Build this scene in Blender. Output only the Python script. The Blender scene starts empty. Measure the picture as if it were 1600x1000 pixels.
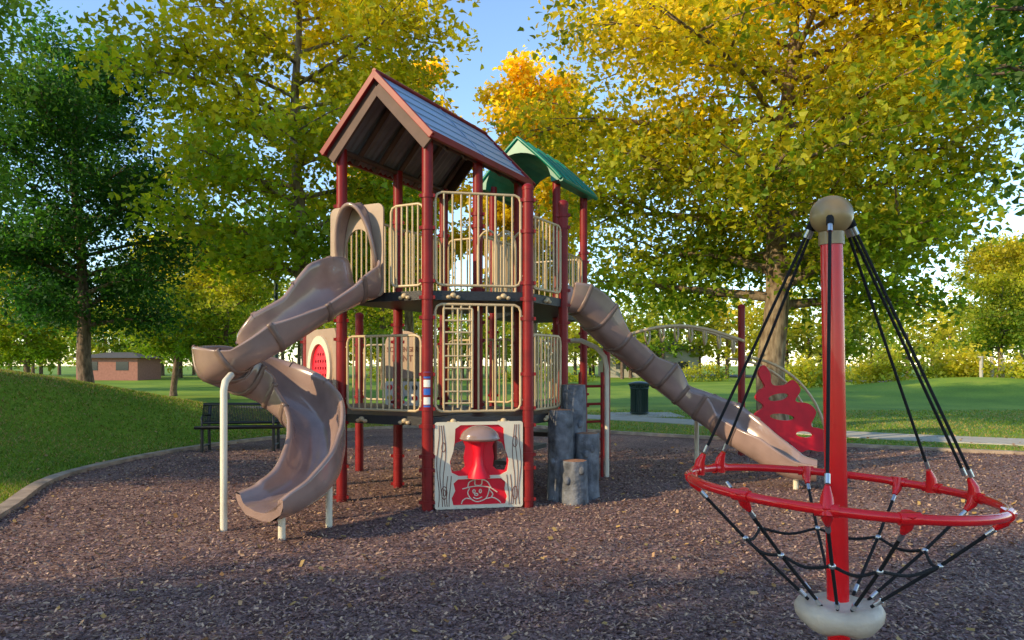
import bpy, math, numpy as np
from mathutils import Vector, Matrix
R=math.radians
sc=bpy.context.scene
sc.view_settings.view_transform='Standard'; sc.view_settings.look='None'; sc.view_settings.exposure=0
rng=np.random.default_rng(7)

# ------------------------------------------------------------------ materials
def newmat(name):
    m=bpy.data.materials.new(name); m.use_nodes=True
    nt=m.node_tree; nt.nodes.clear()
    out=nt.nodes.new('ShaderNodeOutputMaterial'); b=nt.nodes.new('ShaderNodeBsdfPrincipled')
    nt.links.new(b.outputs[0],out.inputs[0])
    return m,nt,b,out
def mat(name,col,rough=.45,metal=0,var=.25,scale=6,bump=0.0,bscale=60,spec=.5,coat=0,dirt=None):
    m,nt,b,out=newmat(name)
    tc=nt.nodes.new('ShaderNodeTexCoord')
    n=nt.nodes.new('ShaderNodeTexNoise'); n.inputs['Scale'].default_value=scale; n.inputs['Detail'].default_value=6
    nt.links.new(tc.outputs['Object'],n.inputs['Vector'])
    r=nt.nodes.new('ShaderNodeValToRGB')
    e=r.color_ramp.elements
    e[0].position=.3; e[1].position=.7
    lo=[c*(1-var) for c in col]; hi=[min(1,c*(1+var)) for c in col]
    if dirt: lo=dirt
    e[0].color=(*lo,1); e[1].color=(*hi,1)
    nt.links.new(n.outputs['Fac'],r.inputs['Fac']); nt.links.new(r.outputs['Color'],b.inputs['Base Color'])
    b.inputs['Roughness'].default_value=rough; b.inputs['Metallic'].default_value=metal
    b.inputs['Specular IOR Level'].default_value=spec
    b.inputs['Coat Weight'].default_value=coat
    if bump>0:
        n2=nt.nodes.new('ShaderNodeTexNoise'); n2.inputs['Scale'].default_value=bscale; n2.inputs['Detail'].default_value=5
        nt.links.new(tc.outputs['Object'],n2.inputs['Vector'])
        bp=nt.nodes.new('ShaderNodeBump'); bp.inputs['Strength'].default_value=bump; bp.inputs['Distance'].default_value=.02
        nt.links.new(n2.outputs['Fac'],bp.inputs['Height']); nt.links.new(bp.outputs[0],b.inputs['Normal'])
    return m
M={}
M['maroon']=mat('maroon_paint',(.23,.010,.011),.42,coat=0,var=.2,spec=.3)
M['red']=mat('red_paint',(.86,.008,.012),.25,coat=.4,var=.08,spec=.4)
M['redplastic']=mat('red_plastic',(.72,.010,.03),.4,var=.1,spec=.35)
M['beige']=mat('beige_paint',(.58,.43,.24),.34,var=.1,coat=.15)
M['beigeplastic']=mat('beige_plastic',(.40,.28,.20),.5,var=.1)
M['cream']=mat('cream_plastic',(.74,.65,.50),.45,var=.06)
M['taupe']=mat('taupe_plastic',(.30,.20,.17),.2,var=.2,scale=3,coat=.45)
M['taupedark']=mat('taupe_seam_plastic',(.20,.13,.105),.35,var=.15)
M['green']=mat('green_plastic',(.0,.19,.115),.35,var=.2)
M['roofmetal']=mat('roof_metal',(.27,.38,.56),.36,metal=.15,var=.05,scale=1.5)
M['roofunder']=mat('roof_underside',(.20,.185,.21),.5,metal=.2,var=.15)
M['fascia']=mat('brown_fascia',(.10,.05,.04),.55,var=.2,spec=.3)
M['deck']=mat('black_deck_coating',(.018,.018,.022),.5,var=.2,bump=.3)
M['black']=mat('black_metal',(.015,.015,.016),.4,var=.2)
M['rope']=mat('black_rope',(.014,.014,.016),.8,var=.3,bump=1,bscale=250)
M['silver']=mat('silver_ferrule',(.6,.6,.6),.3,metal=.9,var=.1)
M['ball']=mat('tan_ball_plastic',(.33,.215,.09),.35,var=.25,scale=8,coat=.2)
M['seat']=mat('cream_seat_plastic',(.62,.50,.38),.45,var=.15,bump=.2)
M['rock']=mat('grey_log_concrete',(.14,.145,.16),.85,var=.6,scale=7,bump=1,bscale=22)
M['logtop']=mat('brown_log_top',(.36,.17,.09),.8,var=.35,scale=20,bump=.5,bscale=40)
M['concrete']=mat('concrete',(.47,.44,.39),.9,var=.12,scale=3,bump=.3,bscale=80)
M['border']=mat('border_concrete',(.36,.27,.20),.9,var=.4,scale=5,bump=.5,bscale=60)
M['asphalt']=mat('asphalt',(.06,.06,.065),.9,var=.2)
M['brick']=mat('pink_brick',(.36,.16,.12),.9,var=.15)
M['wallw']=mat('cream_wall',(.45,.42,.37),.9,var=.08)
M['glass']=mat('dark_window',(.03,.04,.05),.1,var=.1)
M['lampgreen']=mat('lamp_green',(.012,.04,.035),.4,var=.1)
M['lampglass']=mat('lamp_glass',(.75,.55,.3),.2,var=.1)
M['white']=mat('white_panel',(.78,.76,.7),.45,var=.05)
M['blue']=mat('blue_sticker',(.02,.12,.5),.4,var=.05)
M['textbrown']=mat('text_brown',(.16,.05,.03),.5,var=.05)
M['yellow']=mat('yellow_print',(.7,.5,.03),.5,var=.05)
M['greenprint']=mat('green_print',(.05,.3,.05),.5,var=.05)
M['roofshingle']=mat('roof_shingle',(.09,.085,.08),.9,var=.2)

def bark(name,a,b_,scale=9):
    m,nt,b,out=newmat(name)
    tc=nt.nodes.new('ShaderNodeTexCoord'); mp=nt.nodes.new('ShaderNodeMapping'); mp.inputs['Scale'].default_value=(1,1,.35)
    nt.links.new(tc.outputs['Object'],mp.inputs[0])
    n=nt.nodes.new('ShaderNodeTexNoise'); n.inputs['Scale'].default_value=scale; n.inputs['Detail'].default_value=8
    nt.links.new(mp.outputs[0],n.inputs['Vector'])
    r=nt.nodes.new('ShaderNodeValToRGB'); e=r.color_ramp.elements; e[0].position=.38;e[1].position=.62
    e[0].color=(*a,1);e[1].color=(*b_,1)
    nt.links.new(n.outputs['Fac'],r.inputs[0]);nt.links.new(r.outputs[0],b.inputs['Base Color'])
    b.inputs['Roughness'].default_value=.9
    bp=nt.nodes.new('ShaderNodeBump');bp.inputs['Strength'].default_value=.8;bp.inputs['Distance'].default_value=.04
    nt.links.new(n.outputs['Fac'],bp.inputs['Height']);nt.links.new(bp.outputs[0],b.inputs['Normal'])
    return m
M['bark']=bark('sycamore_bark',(.11,.07,.04),(.30,.23,.15))
M['barkd']=bark('dark_bark',(.09,.06,.04),(.22,.15,.11),14)

def leafmat(name,trans=.45):
    m=bpy.data.materials.new(name); m.use_nodes=True; nt=m.node_tree; nt.nodes.clear()
    out=nt.nodes.new('ShaderNodeOutputMaterial')
    at=nt.nodes.new('ShaderNodeAttribute'); at.attribute_name='lc'
    d=nt.nodes.new('ShaderNodeBsdfPrincipled'); d.inputs['Roughness'].default_value=.5; d.inputs['Specular IOR Level'].default_value=.3
    nt.links.new(at.outputs['Color'],d.inputs['Base Color'])
    if trans<=0:
        nt.links.new(d.outputs[0],out.inputs[0]); return m
    t=nt.nodes.new('ShaderNodeBsdfTranslucent'); mx=nt.nodes.new('ShaderNodeMixShader'); mx.inputs[0].default_value=trans
    br=nt.nodes.new('ShaderNodeMix'); br.data_type='RGBA'; br.blend_type='MULTIPLY'; br.inputs[0].default_value=1
    br.inputs[7].default_value=(1.75,1.8,.7,1)
    nt.links.new(at.outputs['Color'],br.inputs[6]); nt.links.new(br.outputs[2],t.inputs['Color'])
    nt.links.new(d.outputs[0],mx.inputs[1]);nt.links.new(t.outputs[0],mx.inputs[2]);nt.links.new(mx.outputs[0],out.inputs[0])
    return m
M['leaf']=leafmat('leaf',.5)
M['blade']=leafmat('grass_blade',.3)
M['chip']=leafmat('mulch_chip',.0)

def groundmat(name,stops,scale,scale2,bump,bs,vor=False):
    m,nt,b,out=newmat(name)
    g=nt.nodes.new('ShaderNodeNewGeometry')
    n=nt.nodes.new('ShaderNodeTexNoise'); n.inputs['Scale'].default_value=scale; n.inputs['Detail'].default_value=8
    nt.links.new(g.outputs['Position'],n.inputs['Vector'])
    if vor:
        v=nt.nodes.new('ShaderNodeTexVoronoi'); v.inputs['Scale'].default_value=scale2
        mp=nt.nodes.new('ShaderNodeMapping'); mp.inputs['Scale'].default_value=(1,.55,1)
        n0=nt.nodes.new('ShaderNodeTexNoise'); n0.inputs['Scale'].default_value=20
        nt.links.new(g.outputs['Position'],n0.inputs['Vector'])
        ad=nt.nodes.new('ShaderNodeVectorMath'); ad.operation='MULTIPLY_ADD'; ad.inputs[1].default_value=(.06,.06,0)
        nt.links.new(n0.outputs['Color'],ad.inputs[0]); nt.links.new(g.outputs['Position'],ad.inputs[2])
        nt.links.new(ad.outputs[0],mp.inputs[0]); nt.links.new(mp.outputs[0],v.inputs['Vector'])
        sep=nt.nodes.new('ShaderNodeSeparateColor'); nt.links.new(v.outputs['Color'],sep.inputs[0])
        f2=sep.outputs[0]; hgt=sep.outputs[1]
    else:
        v=nt.nodes.new('ShaderNodeTexNoise'); v.inputs['Scale'].default_value=scale2; v.inputs['Detail'].default_value=6
        nt.links.new(g.outputs['Position'],v.inputs['Vector']); f2=v.outputs['Fac']; hgt=f2
    mm=nt.nodes.new('ShaderNodeMath'); mm.operation='MULTIPLY_ADD'; mm.inputs[1].default_value=.55
    m2=nt.nodes.new('ShaderNodeMath'); m2.operation='MULTIPLY'; m2.inputs[1].default_value=.45
    nt.links.new(f2,m2.inputs[0]); nt.links.new(n.outputs['Fac'],mm.inputs[0]); nt.links.new(m2.outputs[0],mm.inputs[2])
    r=nt.nodes.new('ShaderNodeValToRGB'); cr=r.color_ramp
    while len(cr.elements)<len(stops): cr.elements.new(.5)
    for e,(p,c) in zip(cr.elements,stops): e.position=p; e.color=(*c,1)
    nt.links.new(mm.outputs[0],r.inputs[0]); nt.links.new(r.outputs[0],b.inputs['Base Color'])
    b.inputs['Roughness'].default_value=.9; b.inputs['Specular IOR Level'].default_value=.25
    bp=nt.nodes.new('ShaderNodeBump');bp.inputs['Strength'].default_value=bump;bp.inputs['Distance'].default_value=.03
    nt.links.new(hgt,bp.inputs['Height']);nt.links.new(bp.outputs[0],b.inputs['Normal'])
    return m
M['mulch']=groundmat('rubber_mulch',[(.25,(.085,.047,.042)),(.45,(.20,.115,.10)),(.6,(.29,.175,.15)),(.78,(.43,.28,.21))],.9,70,.9,0,True)
M['grass']=groundmat('lawn_grass',[(.3,(.09,.16,.012)),(.48,(.16,.27,.02)),(.6,(.25,.35,.03)),(.75,(.36,.34,.06))],.35,14,.6,0)

# ------------------------------------------------------------------ mesh helpers
class MB:
    def __init__(s): s.v=[];s.f=[];s.m=[];s.sm=[]
    def add(s,vs,fs,m=0,smooth=True):
        o=len(s.v); s.v+= [tuple(v) for v in vs]
        for f in fs: s.f.append([i+o for i in f]); s.m.append(m); s.sm.append(smooth)
    def tube(s,pts,r,seg=8,m=0,closed=False,cap=True):
        pts=[Vector(p) for p in pts]; n=len(pts)
        if not hasattr(r,'__len__'): r=[r]*n
        vs=[];prev=None
        for i,p in enumerate(pts):
            if closed: t=(pts[(i+1)%n]-pts[i-1]).normalized()
            else: t=(pts[min(i+1,n-1)]-pts[max(i-1,0)]).normalized()
            if prev is None:
                a=Vector((0,0,1)) if abs(t.z)<.9 else Vector((1,0,0))
                x=t.cross(a).normalized()
            else:
                x=(prev-t*prev.dot(t)).normalized()
            prev=x; y=t.cross(x)
            for k in range(seg):
                a=2*math.pi*k/seg; vs.append(p+(x*math.cos(a)+y*math.sin(a))*r[i])
        fs=[]
        for i in range(n if closed else n-1):
            j=(i+1)%n
            for k in range(seg):
                l=(k+1)%seg; fs.append((i*seg+k,i*seg+l,j*seg+l,j*seg+k))
        s.add(vs,fs,m)
        if cap and not closed:
            s.add(vs[:seg],[tuple(range(seg))[::-1]],m,False); s.add(vs[-seg:],[tuple(range(seg))],m,False)
    def cyl(s,p,q,r,seg=16,m=0,r2=None): s.tube([p,q],[r,r if r2 is None else r2],seg,m)
    def box(s,c,x,y,z,hx,hy,hz,m=0):
        c=Vector(c);x=Vector(x).normalized()*hx;y=Vector(y).normalized()*hy;z=Vector(z).normalized()*hz
        vs=[c+x*a+y*b+z*d for a in(-1,1) for b in(-1,1) for d in(-1,1)]
        s.add(vs,[(0,1,3,2),(4,6,7,5),(0,4,5,1),(2,3,7,6),(0,2,6,4),(1,5,7,3)],m,False)
    def abox(s,a,b,m=0):
        c=[(a[i]+b[i])/2 for i in range(3)];h=[abs(b[i]-a[i])/2 for i in range(3)]
        s.box(c,(1,0,0),(0,1,0),(0,0,1),*h,m)
    def prism(s,poly,z0,z1,m=0):
        n=len(poly); vs=[(p[0],p[1],z0) for p in poly]+[(p[0],p[1],z1) for p in poly]
        fs=[tuple(range(n))[::-1],tuple(range(n,2*n))]+[(i,(i+1)%n,n+(i+1)%n,n+i) for i in range(n)]
        s.add(vs,fs,m,False)
    def sphere(s,c,rx,ry,rz,m=0,seg=20,rings=12,t0=0,t1=math.pi):
        vs=[];fs=[]
        for i in range(rings+1):
            t=t0+(t1-t0)*i/rings
            for k in range(seg):
                a=2*math.pi*k/seg; vs.append((c[0]+rx*math.sin(t)*math.cos(a),c[1]+ry*math.sin(t)*math.sin(a),c[2]+rz*math.cos(t)))
        for i in range(rings):
            for k in range(seg):
                l=(k+1)%seg; fs.append((i*seg+k,(i+1)*seg+k,(i+1)*seg+l,i*seg+l))
        s.add(vs,fs,m)
    def obj(s,name,mats,parent=None,bevel=0):
        me=bpy.data.meshes.new(name); me.from_pydata(s.v,[],s.f)
        for m in mats: me.materials.append(m)
        me.polygons.foreach_set('material_index',s.m); me.polygons.foreach_set('use_smooth',s.sm)
        me.update()
        o=bpy.data.objects.new(name,me); sc.collection.objects.link(o)
        if parent: o.parent=parent
        if bevel:
            b=o.modifiers.new('b','BEVEL'); b.width=bevel; b.segments=2; b.limit_method='ANGLE'
        return o
def empty(name):
    o=bpy.data.objects.new(name,None); sc.collection.objects.link(o); return o
def catmull(P,n=8,closed=False):
    P=[Vector(p) for p in P]; N=len(P); out=[]
    rngi=range(N) if closed else range(N-1)
    for i in rngi:
        p1=P[i];p2=P[(i+1)%N]
        p0=P[i-1] if (closed or i>0) else p1*2-p2
        p3=P[(i+2)%N] if (closed or i+2<N) else p2*2-p1
        for k in range(n):
            t=k/n
            out.append(.5*((2*p1)+(p2-p0)*t+(2*p0-5*p1+4*p2-p3)*t*t+(3*p1-p0-3*p2+p3)*t**3))
    if not closed: out.append(P[-1].copy())
    return out
def curve2d(name,splines,origin,xd,nrm,ext,mt,parent=None,bevel=0.0):
    cu=bpy.data.curves.new(name,'CURVE'); cu.dimensions='2D'; cu.fill_mode='BOTH'; cu.extrude=ext; cu.bevel_depth=bevel
    for sp in splines:
        s=cu.splines.new('POLY'); s.points.add(len(sp)-1)
        for p,q in zip(s.points,sp): p.co=(q[0],q[1],0,1)
        s.use_cyclic_u=True
    cu.materials.append(mt)
    o=bpy.data.objects.new(name,cu); sc.collection.objects.link(o)
    x=Vector(xd).normalized();z=Vector(nrm).normalized();y=z.cross(x)
    m=Matrix((x,y,z)).transposed().to_4x4(); m.translation=Vector(origin); o.matrix_world=m
    if parent: o.parent=parent
    return o
def rrect(x0,y0,x1,y1,r,n=6):
    o=[]
    for cx,cy,a0 in((x1-r,y1-r,0),(x0+r,y1-r,90),(x0+r,y0+r,180),(x1-r,y0+r,270)):
        for k in range(n+1):
            a=R(a0+90*k/n); o.append((cx+r*math.cos(a),cy+r*math.sin(a)))
    return o
def ell(cx,cy,rx,ry,n=28): return [(cx+rx*math.cos(2*math.pi*k/n),cy+ry*math.sin(2*math.pi*k/n)) for k in range(n)]

# ------------------------------------------------------------------ terrain
def sstep(x): x=np.clip(x,0,1); return x*x*(3-2*x)
def H(x,y):
    x=np.asarray(x,float);y=np.asarray(y,float)
    edge=np.interp(y,[-6,2,5.6,7.83,10.5,13.6,16,18.5,30],[-6.3,-5.3,-4.9,-5.75,-6.7,-6.45,-5.4,-3.9,-3])
    d=sstep((edge-x)/4.5)
    h=1.65*np.exp(-(((x+13)/6.5)**2+((y-15)/6.5)**2))*d
    h=h+.9*np.exp(-(((x-24)/7)**2+((y-38)/6)**2))
    far=sstep((np.hypot(x,y)-30)/60)*.5
    return h+far
def axis(core0,core1,step,far):
    a=list(np.arange(core0,core1,step)); s=step; p=core1
    while p<far: a.append(p); s*=1.15; p+=s
    s=step;p=core0
    pre=[]
    while p>-far: s*=1.15;p-=s;pre.append(p)
    return np.array(pre[::-1]+a)
xs=axis(-22,22,.4,900); ys=axis(-6,45,.4,900)
X,Y=np.meshgrid(xs,ys,indexing='ij'); Z=H(X,Y)
nx,ny=X.shape
V=np.stack([X,Y,Z],-1).reshape(-1,3)
idx=np.arange(nx*ny).reshape(nx,ny)
F=np.stack([idx[:-1,:-1],idx[1:,:-1],idx[1:,1:],idx[:-1,1:]],-1).reshape(-1,4)
def fastmesh(name,V,sizes,flat,mats,midx=None,col=None,smooth=False):
    me=bpy.data.meshes.new(name)
    me.vertices.add(len(V)); me.vertices.foreach_set('co',np.ascontiguousarray(V,np.float32).ravel())
    me.loops.add(len(flat)); me.loops.foreach_set('vertex_index',np.ascontiguousarray(flat,np.int32))
    me.polygons.add(len(sizes)); st=np.concatenate([[0],np.cumsum(sizes)[:-1]]).astype(np.int32)
    me.polygons.foreach_set('loop_start',st)
    try: me.polygons.foreach_set('loop_total',np.asarray(sizes,np.int32))
    except Exception: pass
    for m in mats: me.materials.append(m)
    if midx is not None: me.polygons.foreach_set('material_index',np.asarray(midx,np.int32))
    if smooth is not False:
        me.polygons.foreach_set('use_smooth',np.asarray(smooth,bool) if hasattr(smooth,'__len__') else np.ones(len(sizes),bool))
    me.update(calc_edges=True)
    if col is not None:
        a=me.attributes.new('lc','FLOAT_COLOR','POINT'); c=np.ones((len(V),4),np.float32); c[:,:3]=col
        a.data.foreach_set('color',c.ravel())
    return me
def link(name,me):
    o=bpy.data.objects.new(name,me); sc.collection.objects.link(o); return o
link('lawn_ground',fastmesh('lawn_ground',V,[4]*len(F),F.ravel(),[M['grass']],smooth=True))

border=[(-6.3,-6),(-5.3,2),(-4.75,5.6),(-5.45,7.83),(-6.39,10.5),(-6.15,13.6),(-5.1,16),(-3.3,18.4),(0,19),(2.2,17.3),(6.3,14.6),(9.1,13.1),(13,11.6),(18,8),(18,-6)]
bp=[Vector((p.x,p.y,0)) for p in catmull([(x,y,0) for x,y in border],8)]
mb=MB(); mb.add([(p.x,p.y,.006) for p in bp],[tuple(range(len(bp)))[::-1]],0,False)
mo=mb.obj('rubber_mulch_ground',[M['mulch']])
import bmesh
bm=bmesh.new(); bm.from_mesh(mo.data); bmesh.ops.triangulate(bm,faces=bm.faces[:]); bmesh.ops.recalc_face_normals(bm,faces=bm.faces[:])
for f in bm.faces:
    if f.normal.z<0: f.normal_flip()
bm.to_mesh(mo.data); bm.free()
def strip(name,pts,w,z0,z1,mt,hfun=None):
    vs=[];n=len(pts)
    for i,p in enumerate(pts):
        t=(pts[min(i+1,n-1)]-pts[max(i-1,0)]);t.z=0;t.normalize();nn=Vector((-t.y,t.x,0))
        h=float(H(p.x,p.y)) if hfun else 0
        for s,z in((-1,z0),(-1,z1),(1,z1),(1,z0)): vs.append((p.x+nn.x*w/2*s,p.y+nn.y*w/2*s,z+h))
    fs=[]
    for i in range(n-1):
        for k in range(3): fs.append((i*4+k,(i+1)*4+k,(i+1)*4+k+1,i*4+k+1))
    m=MB();m.add(vs,fs,0,False); return m.obj(name,[mt])
strip('playground_border',bp,.17,-.05,.065,M['border'])
path=catmull([(-14,27,0),(-6,26,0),(0,24,0),(4.6,21,0),(7.4,17.3,0),(10.4,15.3,0),(16,12.6,0),(26,9,0)],10)
strip('concrete_path',path,1.5,-.02,.02,M['concrete'],True)
mb=MB(); mb.abox((3.0,22.6,-.05),(5.3,24.6,.024)); mb.obj('concrete_pad',[M['concrete']])
road=catmull([(20,85,0),(28,60,0),(33,46,0),(45,34,0),(70,25,0)],10)
strip('road',road,6,.02,.06,M['asphalt'],True)

def quads_scatter(n,xf,size,asp,palette,tilt,z0,seed):
    r=np.random.default_rng(seed); P=xf(r,n); n=len(P)
    L=r.uniform(*size,n)*(1+P[:,1]/30);W=L*r.uniform(*asp,n); a=r.uniform(0,2*math.pi,n)
    ta=r.normal(0,tilt,n); tb=r.normal(0,tilt,n)
    ux=np.stack([np.cos(a),np.sin(a),ta],-1);uy=np.stack([-np.sin(a),np.cos(a),tb],-1)
    V=np.stack([P-ux*L[:,None]/2-uy*W[:,None]*.4,P+ux*L[:,None]/2-uy*W[:,None]*.5,P+ux*L[:,None]*.42+uy*W[:,None]/2,P-ux*L[:,None]*.5+uy*W[:,None]*.42],1)
    pal=np.array(palette); c=pal[r.integers(0,len(pal),n)]*r.uniform(.7,1.3,n)[:,None]
    return V.reshape(-1,3),n,np.repeat(c,4,0)
poly=np.array([(p.x,p.y) for p in bp])
def inside(x,y):
    c=np.zeros(len(x),bool); j=len(poly)-1
    for i in range(len(poly)):
        xi,yi=poly[i];xj,yj=poly[j]
        cond=((yi>y)!=(yj>y))&(x<(xj-xi)*(y-yi)/(yj-yi+1e-12)+xi); c^=cond; j=i
    return c
def fchip(r,n):
    y=2+12*r.random(n)**1.5; x=r.uniform(-.8,.8,n)*(y+1); k=inside(x,y); x=x[k];y=y[k]
    return np.stack([x,y,r.uniform(.01,.026,len(x))],-1)
V,n,c=quads_scatter(230000,fchip,(.010,.030),(.3,.6),[(.10,.058,.055),(.19,.108,.095),(.27,.16,.14),(.24,.148,.145),(.35,.22,.17),(.52,.34,.22)],.3,0,3)
link('mulch_chips',fastmesh('mulch_chips',V,[4]*n,np.arange(4*n),[M['chip']],col=c))
def ffall(r,n):
    y=2.5+14*r.random(n); x=r.uniform(-.9,.8,n)*(y+1)
    return np.stack([x,y,H(x,y)+.03],-1)
V,n,c=quads_scatter(1800,ffall,(.018,.045),(.5,.9),[(.50,.29,.14),(.45,.28,.09),(.30,.15,.05)],.3,0,4)
link('fallen_leaves',fastmesh('fallen_leaves',V,[4]*n,np.arange(4*n),[M['chip']],col=c))
def blades(n,seed):
    r=np.random.default_rng(seed)
    y=6+20*r.random(n)**1.3; x=np.where(r.random(n)<.72,r.uniform(-.85,-.15,n),r.uniform(.05,.8,n))*y
    k=~inside(x,y); x=x[k];y=y[k]
    pp=np.array([(p.x,p.y) for p in path]); d=np.full(len(x),9.)
    for q in pp: d=np.minimum(d,np.hypot(x-q[0],y-q[1]))
    k=d>1.0; x=x[k];y=y[k]; n=len(x)
    z=H(x,y); a=r.uniform(0,2*math.pi,n);h=r.uniform(.02,.055,n);w=r.uniform(.004,.009,n)*(1+y/14)
    dx=np.cos(a)*w;dy=np.sin(a)*w;l=r.normal(0,.03,(n,2))
    V=np.stack([np.stack([x-dx,y-dy,z-.005],-1),np.stack([x+dx,y+dy,z-.005],-1),np.stack([x+l[:,0],y+l[:,1],z+h],-1)],1).reshape(-1,3)
    pal=np.array([(.09,.16,.014),(.15,.24,.02),(.21,.29,.03),(.38,.28,.11)])
    dry=.5+.5*np.sin(x*.9+1.3*np.sin(y*.7))*np.cos(y*.8)
    pi=np.clip((r.random(n)*3.2+dry*1.6).astype(int),0,3)
    c=pal[pi]*r.uniform(.7,1.3,n)[:,None]
    return V,n,np.repeat(c,3,0)
V,n,c=blades(230000,5)
link('lawn_grass',fastmesh('lawn_grass',V,[3]*n,np.arange(3*n),[M['blade']],col=c))

# ------------------------------------------------------------------ trees
LOBE=np.array([(0,-.5,0),(.42,-.3,-.07),(.24,.02,0),(0,.55,-.06),(-.24,.02,0),(-.42,-.3,-.07)])
KITE=np.array([(0,-.5,0),(.3,0,-.06),(0,.55,0),(-.3,0,-.06)])
def leaves(C,rad,per,size,lo,hi,mixf,seed,tmpl):
    r=np.random.default_rng(seed); n=len(C)*per
    ci=np.repeat(np.arange(len(C)),per)
    P=C[ci]+r.normal(0,1,(n,3))*rad*np.array([1,1,.62])
    nrm=r.normal(0,.75,(n,3))+np.array([0,0,.7]); nrm/=np.linalg.norm(nrm,axis=1)[:,None]
    t=r.normal(0,1,(n,3)); t-=nrm*(t*nrm).sum(1)[:,None]; t/=np.linalg.norm(t,axis=1)[:,None]
    b=np.cross(nrm,t); s=size*r.uniform(.6,1.25,n)
    k=len(tmpl)
    V=P[:,None,:]+(tmpl[None,:,0,None]*t[:,None,:]+tmpl[None,:,1,None]*b[:,None,:]+tmpl[None,:,2,None]*nrm[:,None,:])*s[:,None,None]
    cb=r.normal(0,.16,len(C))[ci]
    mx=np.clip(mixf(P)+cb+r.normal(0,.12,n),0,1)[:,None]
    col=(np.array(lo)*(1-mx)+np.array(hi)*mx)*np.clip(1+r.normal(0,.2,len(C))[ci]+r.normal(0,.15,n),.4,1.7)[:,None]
    return V.reshape(-1,3),n,k,np.repeat(col,k,0)
def make_tree(name,h,cb,cr,tr,nl,ls,lo,hi,seed,ymix=(0.3,1.0),nlimb=26,barkm='bark',tmpl=LOBE,sub=5,clr=.42,zc=.42):
    r=np.random.default_rng(seed); mb=MB()
    tp=[Vector((0,0,-.2))]; x=y=0
    for i in range(1,9):
        z=h*.92*i/8; x+=r.normal(0,.035*h/8*2);y+=r.normal(0,.03*h/8*2); tp.append(Vector((x,y,z)))
    rad=[tr*(1.35 if i==0 else 1)*(1-i/8.6)**1.15+.02 for i in range(9)]
    tp.insert(1,Vector((0,0,.35))); rad.insert(1,tr*1.05)
    tc_=catmull(tp,3)
    mb.tube(tc_,list(np.interp(np.linspace(0,1,len(tc_)),np.linspace(0,1,len(rad)),rad)),12,0)
    zcen=cb+(h-cb)*zc
    C=[]
    for i in range(nlimb):
        f=(i+.5)/nlimb; z0=cb*.85+(h*.86-cb*.85)*f
        a=i*2.399+r.normal(0,.3)
        ze=min(z0+r.uniform(.3,1.6)*(.4+f),h)
        hz=(h-zcen) if ze>zcen else (zcen-cb)*1.25
        prof=math.sqrt(max(.08,1-((ze-zcen)/hz)**2*.92))
        L=cr*prof*r.uniform(.72,1.08)
        s=Vector((np.interp(z0,[p.z for p in tp],[p.x for p in tp]),np.interp(z0,[p.z for p in tp],[p.y for p in tp]),z0))
        e=Vector((s.x+L*math.cos(a),s.y+L*math.sin(a),ze))
        mid=s.lerp(e,.5)+Vector((r.normal(0,.12)*L*.4,r.normal(0,.12)*L*.4,.12*L*r.uniform(-.2,1)))
        pts=catmull([s,mid,e],5); r0=max(.025,tr*.42*(1-f*.75))
        mb.tube(pts,list(np.linspace(r0,.012,len(pts))),6,0)
        for t in np.linspace(.35,1,5): 
            p=pts[min(int(t*(len(pts)-1)),len(pts)-1)]; C.append(tuple(p+Vector(r.normal(0,.12,3))))
        for k in range(sub):
            q=pts[int((.25+.75*k/sub)*(len(pts)-1))]; aa=a+r.choice([-1,1])*r.uniform(.5,1.3)
            l2=L*r.uniform(.22,.45); d=Vector((math.cos(aa)*l2,math.sin(aa)*l2,r.uniform(-.25,.55)*l2))
            mb.tube([q,q+d*.5+Vector((0,0,.05)),q+d],[r0*.35,r0*.22,.008],5,0,cap=False)
            for t in(.55,1.0): C.append(tuple(q+d*t+Vector(r.normal(0,.12,3))))
    for i in range(6): C.append((tp[-1].x+r.normal(0,.3),tp[-1].y+r.normal(0,.3),h*r.uniform(.88,.98)))
    C=np.array(C); per=max(4,int(nl/len(C)))
    def mixf(P): return ymix[0]+(ymix[1]-ymix[0])*np.clip((P[:,2]-cb)/(h-cb),0,1)  # leaves turn lighter and yellower upward: autumn colour plus painted-in sunlit tops
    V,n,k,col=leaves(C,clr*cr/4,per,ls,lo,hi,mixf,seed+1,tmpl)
    bv=np.array([tuple(v) for v in mb.v]); nb=len(bv)
    bs=[len(f) for f in mb.f]; bf=np.array([i for f in mb.f for i in f])
    VV=np.concatenate([bv,V]); flat=np.concatenate([bf,np.arange(n*k)+nb]); sizes=bs+[k]*n
    return fastmesh(name,VV,sizes,flat,[M[barkm],M['leaf']],midx=[0]*len(bs)+[1]*n,col=np.concatenate([np.full((nb,3),.1),col]),smooth=[True]*len(bs)+[False]*n)
def put(name,me,x,y,rot=0,s=1,sz=None):
    o=link(name,me); o.location=(x,y,float(H(x,y))); o.rotation_euler=(0,0,rot); o.scale=(s,s,sz or s); return o
DG=(.025,.09,.022);DG2=(.075,.18,.032)
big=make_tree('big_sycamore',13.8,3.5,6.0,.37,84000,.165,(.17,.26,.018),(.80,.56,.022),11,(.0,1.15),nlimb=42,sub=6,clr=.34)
put('unseen_shade_tree',big,6.5,18.4,0)
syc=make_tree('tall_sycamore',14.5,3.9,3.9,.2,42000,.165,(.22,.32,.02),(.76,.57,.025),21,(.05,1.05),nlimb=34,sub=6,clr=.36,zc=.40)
put('unseen_shade_tree',syc,-4.9,17.5,0)
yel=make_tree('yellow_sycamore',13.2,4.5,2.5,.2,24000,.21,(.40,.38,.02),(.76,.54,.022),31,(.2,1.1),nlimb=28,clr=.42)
put('unseen_shade_tree',yel,.7,27,1); put('unseen_shade_tree',yel,-3.8,27,2.5,1.0)
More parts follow.
